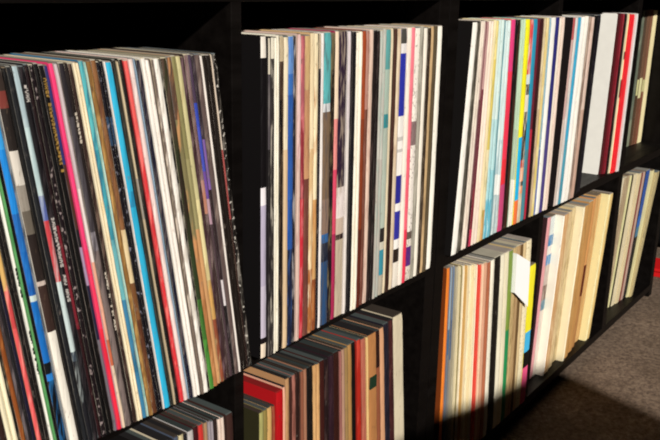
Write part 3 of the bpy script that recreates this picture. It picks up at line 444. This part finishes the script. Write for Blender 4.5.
def side_profile(h, d=.3145, r=.002, n=4):
    """outline of a jacket seen from its flat side, worn corners rounded: list of (y, z)"""
    p = []
    for k in range(n+1):
        a = math.pi/2*k/n; p.append((r-r*math.sin(a)+.0012, h-r+r*math.cos(a)))     # top front corner, towards the front
    for k in range(n+1):
        a = math.pi/2*k/n; p.append((r-r*math.cos(a)+.0012, r-r*math.sin(a)))        # bottom front corner
    p += [(d, 0.0), (d, h)]
    return p

def make_record(i, row, zf, group, first=False):
    label, r, y, h, bands, op = row
    xb = (r[0]+r[1])/2; gap = .00006
    X = lambda side, z: (r[side]+(r[side+2]-r[side])*z/h) - xb + (gap if side == 0 else -gap)
    lum = max(sum(lin(c)[:3])/3 for _, c in bands)
    pr = side_profile(h); n = len(pr)
    verts = [(X(0, z), yy, z) for yy, z in pr] + [(X(1, z), yy, z) for yy, z in pr]
    faces = [tuple(range(n)), tuple(range(n, 2*n))]; fm = [0, 0]
    for k in range(n):
        j = (k+1) % n
        faces.append((k, j, n+j, n+k)); fm.append(1)
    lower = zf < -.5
    edge = rnd.choice(EDGES if (not lower or group.endswith(('third bay', 'fourth bay', 'end bay'))) else SHADED_EDGES)
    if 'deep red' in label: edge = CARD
    if first: edge = SHADED_EDGES[1]  # shadow of the board above painted in as a dark edge
    main = max(bands, key=lambda q: sum((w[0] if w else 1)-q[0] for w in [bands[bands.index(q)+1] if bands.index(q)+1 < len(bands) else None]))[1]
    side = board_mat('jacket_face', op.get('side', main), .7, .12)  # some side overrides are darkened, painting shade onto exposed faces
    o = bpy.data.objects.new('record_sleeve', None); o.location = (xb, y, zf); o.empty_display_size = .02; col.objects.link(o)
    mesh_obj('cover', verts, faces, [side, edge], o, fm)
    # spine: a strip wrapped over the front edge, slightly bulged and worn
    rows, cols = 30, 5
    sv, sf = [], []
    z0, z1 = .0007, h-.0008
    ph = rnd.random()*6; am = min(.10*(r[1]-r[0]), .0004)
    for a in range(rows+1):
        t = a/rows; z = z0+(z1-z0)*t
        wob = am*(math.sin(ph+t*17)+rnd.uniform(-1, 1))*.5
        endround = .0005*max(0, 1-min(t, 1-t)/.012)
        xl, xr = X(0, z), X(1, z); w = xr-xl
        for c in range(cols+1):
            s = c/cols
            e = 1-(2*s-1)**2
            fx = xl + w*(.004+.992*s)
            if 0 < c < cols: fx += wob*.6
            else: fx += (1 if c == 0 else -1)*abs(rnd.gauss(0, 1))*min(.03*w, .00015)
            fy = .0012 - .0007*e - .0004 + endround + rnd.uniform(-.00015, .00015)
            sv.append((fx, fy, z))
    for a in range(rows):
        for c in range(cols):
            p = a*(cols+1)+c; sf.append((p, p+1, p+cols+2, p+cols+1))
    # back face closes the strip so that it has its own thickness
    nb = len(sv)
    for z in (z0, z1): sv += [(X(0, z)*.96+X(1, z)*.04, .0042, z), (X(1, z)*.96+X(0, z)*.04, .0042, z)]
    L0 = [a*(cols+1) for a in range(rows+1)]; R0 = [a*(cols+1)+cols for a in range(rows+1)]
    sf.append(tuple(L0 + [nb+2, nb])); sf.append(tuple(R0 + [nb+3, nb+1])); sf.append((nb, nb+1, nb+3, nb+2))
    sf.append(tuple(range(cols+1)) + (nb+1, nb)); sf.append(tuple(rows*(cols+1)+c for c in range(cols+1)) + (nb+3, nb+2))
    sp = mesh_obj('spine', sv, sf, [spine_mat(bands, h, op, i)], o, None, False)
    if 'let' in op:
        hexc, runs = op['let']
        rr = random.Random(i)
        for a, b in runs:
            bm = bmesh.new()
            z = b*h
            while z > a*h:
                gh = rr.uniform(.0021, .0036)            # one letter, set along the spine
                if rr.random() < .14: z -= gh; continue
                zc = z-gh/2; xm = (X(0, zc)+X(1, zc))/2; w = (X(1, zc)-X(0, zc))*.5
                st = min(.0009, w*.28)
                for kind in rr.sample(('up', 'lo', 'l', 'm', 'r'), 3):
                    if kind == 'up': q = (xm-w/2, xm+w/2, z-st, z)
                    elif kind == 'lo': q = (xm-w/2, xm+w/2, z-gh*.8, z-gh*.8+st)
                    elif kind == 'l': q = (xm-w/2, xm-w/2+st, z-gh*.8, z)
                    elif kind == 'm': q = (xm-st/2, xm+st/2, z-gh*.8, z)
                    else: q = (xm+w/2-st, xm+w/2, z-gh*.8, z)
                    box_bm(bm, q[0], q[1], -.0006, .0006, q[2], q[3])
                z -= gh
            t = bm_obj('spine_lettering', bm, [ink_mat(hexc)], sp)
            t['label'] = 'small type printed up the spine'
    if 'sticker' in op:
        zc = .175; bm = bmesh.new()
        zc = op['sticker']
        box_bm(bm, X(0, zc)*.9+X(1, zc)*.1, X(0, zc)*.1+X(1, zc)*.9, -.0011, .0012, zc-.008, zc+.008, .0003, 1)
        t = bm_obj('sticker', bm, [ink_mat('12301c')], sp); t['label'] = 'dark green square sticker'
    tag(o, label, 'record', group)
    return o

k = 0
for place, zf, rows in RECORDS:
    for n, row in enumerate(rows):
        make_record(k, row, zf, 'records in the ' + place, place in ('upper second bay', 'upper third bay') and n < 4); k += 1

# ---------------------------------------------------------------- shelving units
WOOD = wood_mat()
ZT, T = -.0178, .0168           # underside of the top board, board thickness
B1T, B2T = -.3583, -.7175       # upper faces of the two boards records stand on
FLOOR = -.750
DEPTH = .39
BV = .0007

def unit(x0, x1, divs, label):
    e = bpy.data.objects.new('shelving_unit', None); e.location = ((x0+x1)/2, DEPTH/2, FLOOR); col.objects.link(e)
    tag(e, label, 'shelf', 'black shelving units')
    ox, oy, oz = e.location
    def part(name, a, b, c, d, f, g, bev=BV):
        bm = bmesh.new(); box_bm(bm, a-ox, b-ox, c-oy, d-oy, f-oz, g-oz, bev)
        return bm_obj(name, bm, [WOOD], e)
    P = .0245
    part('side_panel', x0, x0+P, 0, DEPTH, FLOOR, ZT+.034)
    part('side_panel', x1-P, x1, 0, DEPTH, FLOOR, ZT+.034)
    xi, xj = x0+P, x1-P
    part('top_board', xi, xj, 0, DEPTH, ZT, ZT+.034)
    part('shelf_board', xi, xj, 0, DEPTH, B1T-T, B1T)
    part('bottom_board', xi, xj, 0, DEPTH, B2T-T, B2T)
    part('plinth', xi, xj, .012, .03, FLOOR, B2T-T)
    part('added_back_panel', xi, xj, DEPTH-.005, DEPTH, B2T, ZT, 0)  # extra panel, added so the depths of the bays stay black
    for a, b in divs:
        part('divider', a, b, 0, DEPTH-.006, B1T, ZT)
        part('divider', a, b, 0, DEPTH-.006, B2T, B1T-T)
    return e

unit(.2445, .9745, [(.5716, .5852)], 'left black wooden shelving unit, its two bays packed with records')
unit(.9765, 2.1495, [(1.3402, 1.3568), (1.7615, 1.7865)], 'right black wooden shelving unit of three bays running off to far end')

# ---------------------------------------------------------------- white card tucked between two sleeves
def card(data):
    # a folded card: its rear half is held between two sleeves, its front half is bent across the spines
    (xt, zt), (xl, zl), (xr, zr), (xb, zb) = data
    m = board_mat('white_card', 'f4f5f6', .6, .05)
    yf, yb = -.0085, .06
    v = [(xt, yb, zt), (xl, yb, zl), (xt, yf, zt), (xl, yf, zl), (xr, yf-.002, zr), (xb, yf-.002, zb)]
    v = [(x-xt, y, z-zt) for x, y, z in v]
    o = mesh_obj('paper_card', v, [(0, 1, 3, 2), (2, 3, 5, 4)], [m])
    md = o.modifiers.new('thick', 'SOLIDIFY'); md.thickness = .0003; md.offset = 0
    o.location = (xt, 0, zt)
    tag(o, 'plain white paper card sticking out over the spines beside the bottle green record', 'card')
card(CARD_CORNERS)

# ---------------------------------------------------------------- room
def carpet_mat():
    m, nt, b = new_mat('carpet')
    v = coords(nt, (1, 1, 1), (0, 0, 0))
    f = noise(nt, v, 130, 6, .75); g = noise(nt, v, 9, 3)
    c = ramp(nt, f, [(.34, lin('4a3e36')), (.5, lin('76665a')), (.66, lin('9a8876'))])
    c = mix(nt, ramp(nt, g, [(.35, G(0)), (.65, G(.5))]), c, lin('55483c'))
    nt.links.new(c, b.inputs['Base Color']); b.inputs['Roughness'].default_value = .95
    b.inputs['Specular IOR Level'].default_value = .05
    bp = nt.nodes.new('ShaderNodeBump'); bp.inputs['Strength'].default_value = .5; bp.inputs['Distance'].default_value = .004
    nt.links.new(f, bp.inputs['Height']); nt.links.new(bp.outputs[0], b.inputs['Normal'])
    return m
bm = bmesh.new(); box_bm(bm, -2.2, 4.2, -3.0, .52, FLOOR-.05, FLOOR)
o = bm_obj('floor', bm, [carpet_mat()]); o['kind'] = 'structure'
wall = board_mat('dark_wall_paint', '2a2422', .9, .1)
bm = bmesh.new(); box_bm(bm, -2.2, 4.2, .42, .52, FLOOR, 1.65)
o = bm_obj('wall_back', bm, [wall]); o['kind'] = 'structure'

# red box and a black bag added for darkness past the end of the shelves
def red_box():
    m = board_mat('red_cloth', 'd01418', .7, .15)
    e = bpy.data.objects.new('storage_box', None); e.location = (2.345, .055, FLOOR); col.objects.link(e)
    e.rotation_euler = (0, 0, math.radians(4))
    tag(e, 'small red box on the carpet past the end of the shelves', 'box')
    bm = bmesh.new(); box_bm(bm, -.05, .05, -.05, .05, 0, .014, .002); bm_obj('body', bm, [m], e)
    bm = bmesh.new(); box_bm(bm, -.053, .053, -.053, .053, .0145, .024, .003); bm_obj('lid', bm, [m], e)
red_box()

def dark_filler_bag():
    m = board_mat('black_canvas', '0c0b0c', .95, .3)
    e = bpy.data.objects.new('dark_filler', None); e.location = (2.75, .18, FLOOR); col.objects.link(e)
    tag(e, 'tall black bag added to fill the dark area behind the red box', 'bag')
    bm = bmesh.new(); box_bm(bm, -.2, .2, -.16, .16, .002, .62, .07, 4)
    for v in bm.verts:
        k = v.co.z/.62; v.co.x *= 1-.15*k*k+.06*math.sin(k*7); v.co.y *= 1-.2*k*k
    bm_obj('body', bm, [m], e, smooth=True)
    for s in (-1, 1):
        bm = bmesh.new(); n = 14; prev = None
        pts = [Vector((-.1*math.cos(math.pi*k/n), s*.06, .60+.13*math.sin(math.pi*k/n))) for k in range(n+1)]
        for k in range(n):
            a, b_ = pts[k], pts[k+1]; d = (b_-a); mid = (a+b_)/2
            r = bmesh.ops.create_cone(bm, cap_ends=True, segments=8, radius1=.009, radius2=.009, depth=d.length*1.15)
            rot = d.to_track_quat('Z', 'Y').to_matrix().to_4x4()
            bmesh.ops.transform(bm, matrix=Matrix.Translation(mid) @ rot, verts=r['verts'])
        bm_obj('handle', bm, [m], e, smooth=True)
dark_filler_bag()

# low padded ottoman added out of frame to throw a shadow over the carpet
def blocker():
    m = board_mat('black_leather', '141112', .5, .2)
    cx, cy, a, b, h, rot = BLOCKER_DIMS
    e = bpy.data.objects.new('blocker', None); e.location = (cx, cy, FLOOR); e.rotation_euler = (0, 0, rot); col.objects.link(e)
    tag(e, 'unseen dark padded ottoman standing on the carpet before the shelves', 'blocker')
    bm = bmesh.new(); box_bm(bm, -a, a, -b, b, .02, h-.08, .006); bm_obj('base', bm, [m], e)
    bm = bmesh.new(); box_bm(bm, -a, a, -b, b, h-.0795, h, .02, 4); bm_obj('cushion', bm, [m], e)
    for sx in (-1, 1):
        for sy in (-1, 1):
            bm = bmesh.new(); box_bm(bm, sx*(a-.04)-.02, sx*(a-.04)+.02, sy*(b-.04)-.02, sy*(b-.04)+.02, 0, .0195); bm_obj('leg', bm, [WOOD], e)
BLOCKER_DIMS = (.5245, -.819, .45, .28, .50, math.radians(-18))
blocker()

# ---------------------------------------------------------------- light
# daylight from a far window, front left of the shelves
sl = bpy.data.lights.new('window_daylight', 'SUN'); sl.energy = 5.1; sl.color = (1, .94, .85); sl.angle = math.radians(2.0)
so = bpy.data.objects.new('window_daylight', sl); col.objects.link(so); so.location = (-2, -2.9, 1.2)
so.rotation_euler = Vector((.72, 1.0, -.65)).to_track_quat('-Z', 'Y').to_euler()

w = bpy.data.worlds.new('World'); scn.world = w; w.use_nodes = True
w.node_tree.nodes['Background'].inputs[0].default_value = (.9, .75, .65, 1)
w.node_tree.nodes['Background'].inputs[1].default_value = .003

# ---------------------------------------------------------------- camera
cd = bpy.data.cameras.new('Camera'); cam = bpy.data.objects.new('Camera', cd); col.objects.link(cam)
cd.sensor_width = 36; cd.lens = CAM_F/660*36; cd.clip_start = .02
cam.matrix_world = Matrix.Translation(CAM_C) @ Matrix(CAM_R).to_4x4()
scn.camera = cam
scn.cycles.filter_width = 2.0      # as soft as the phone picture
vs = scn.view_settings
vs.view_transform = 'Standard'; vs.look = 'None'; vs.exposure = 0; vs.gamma = 1; vs.use_curve_mapping = False
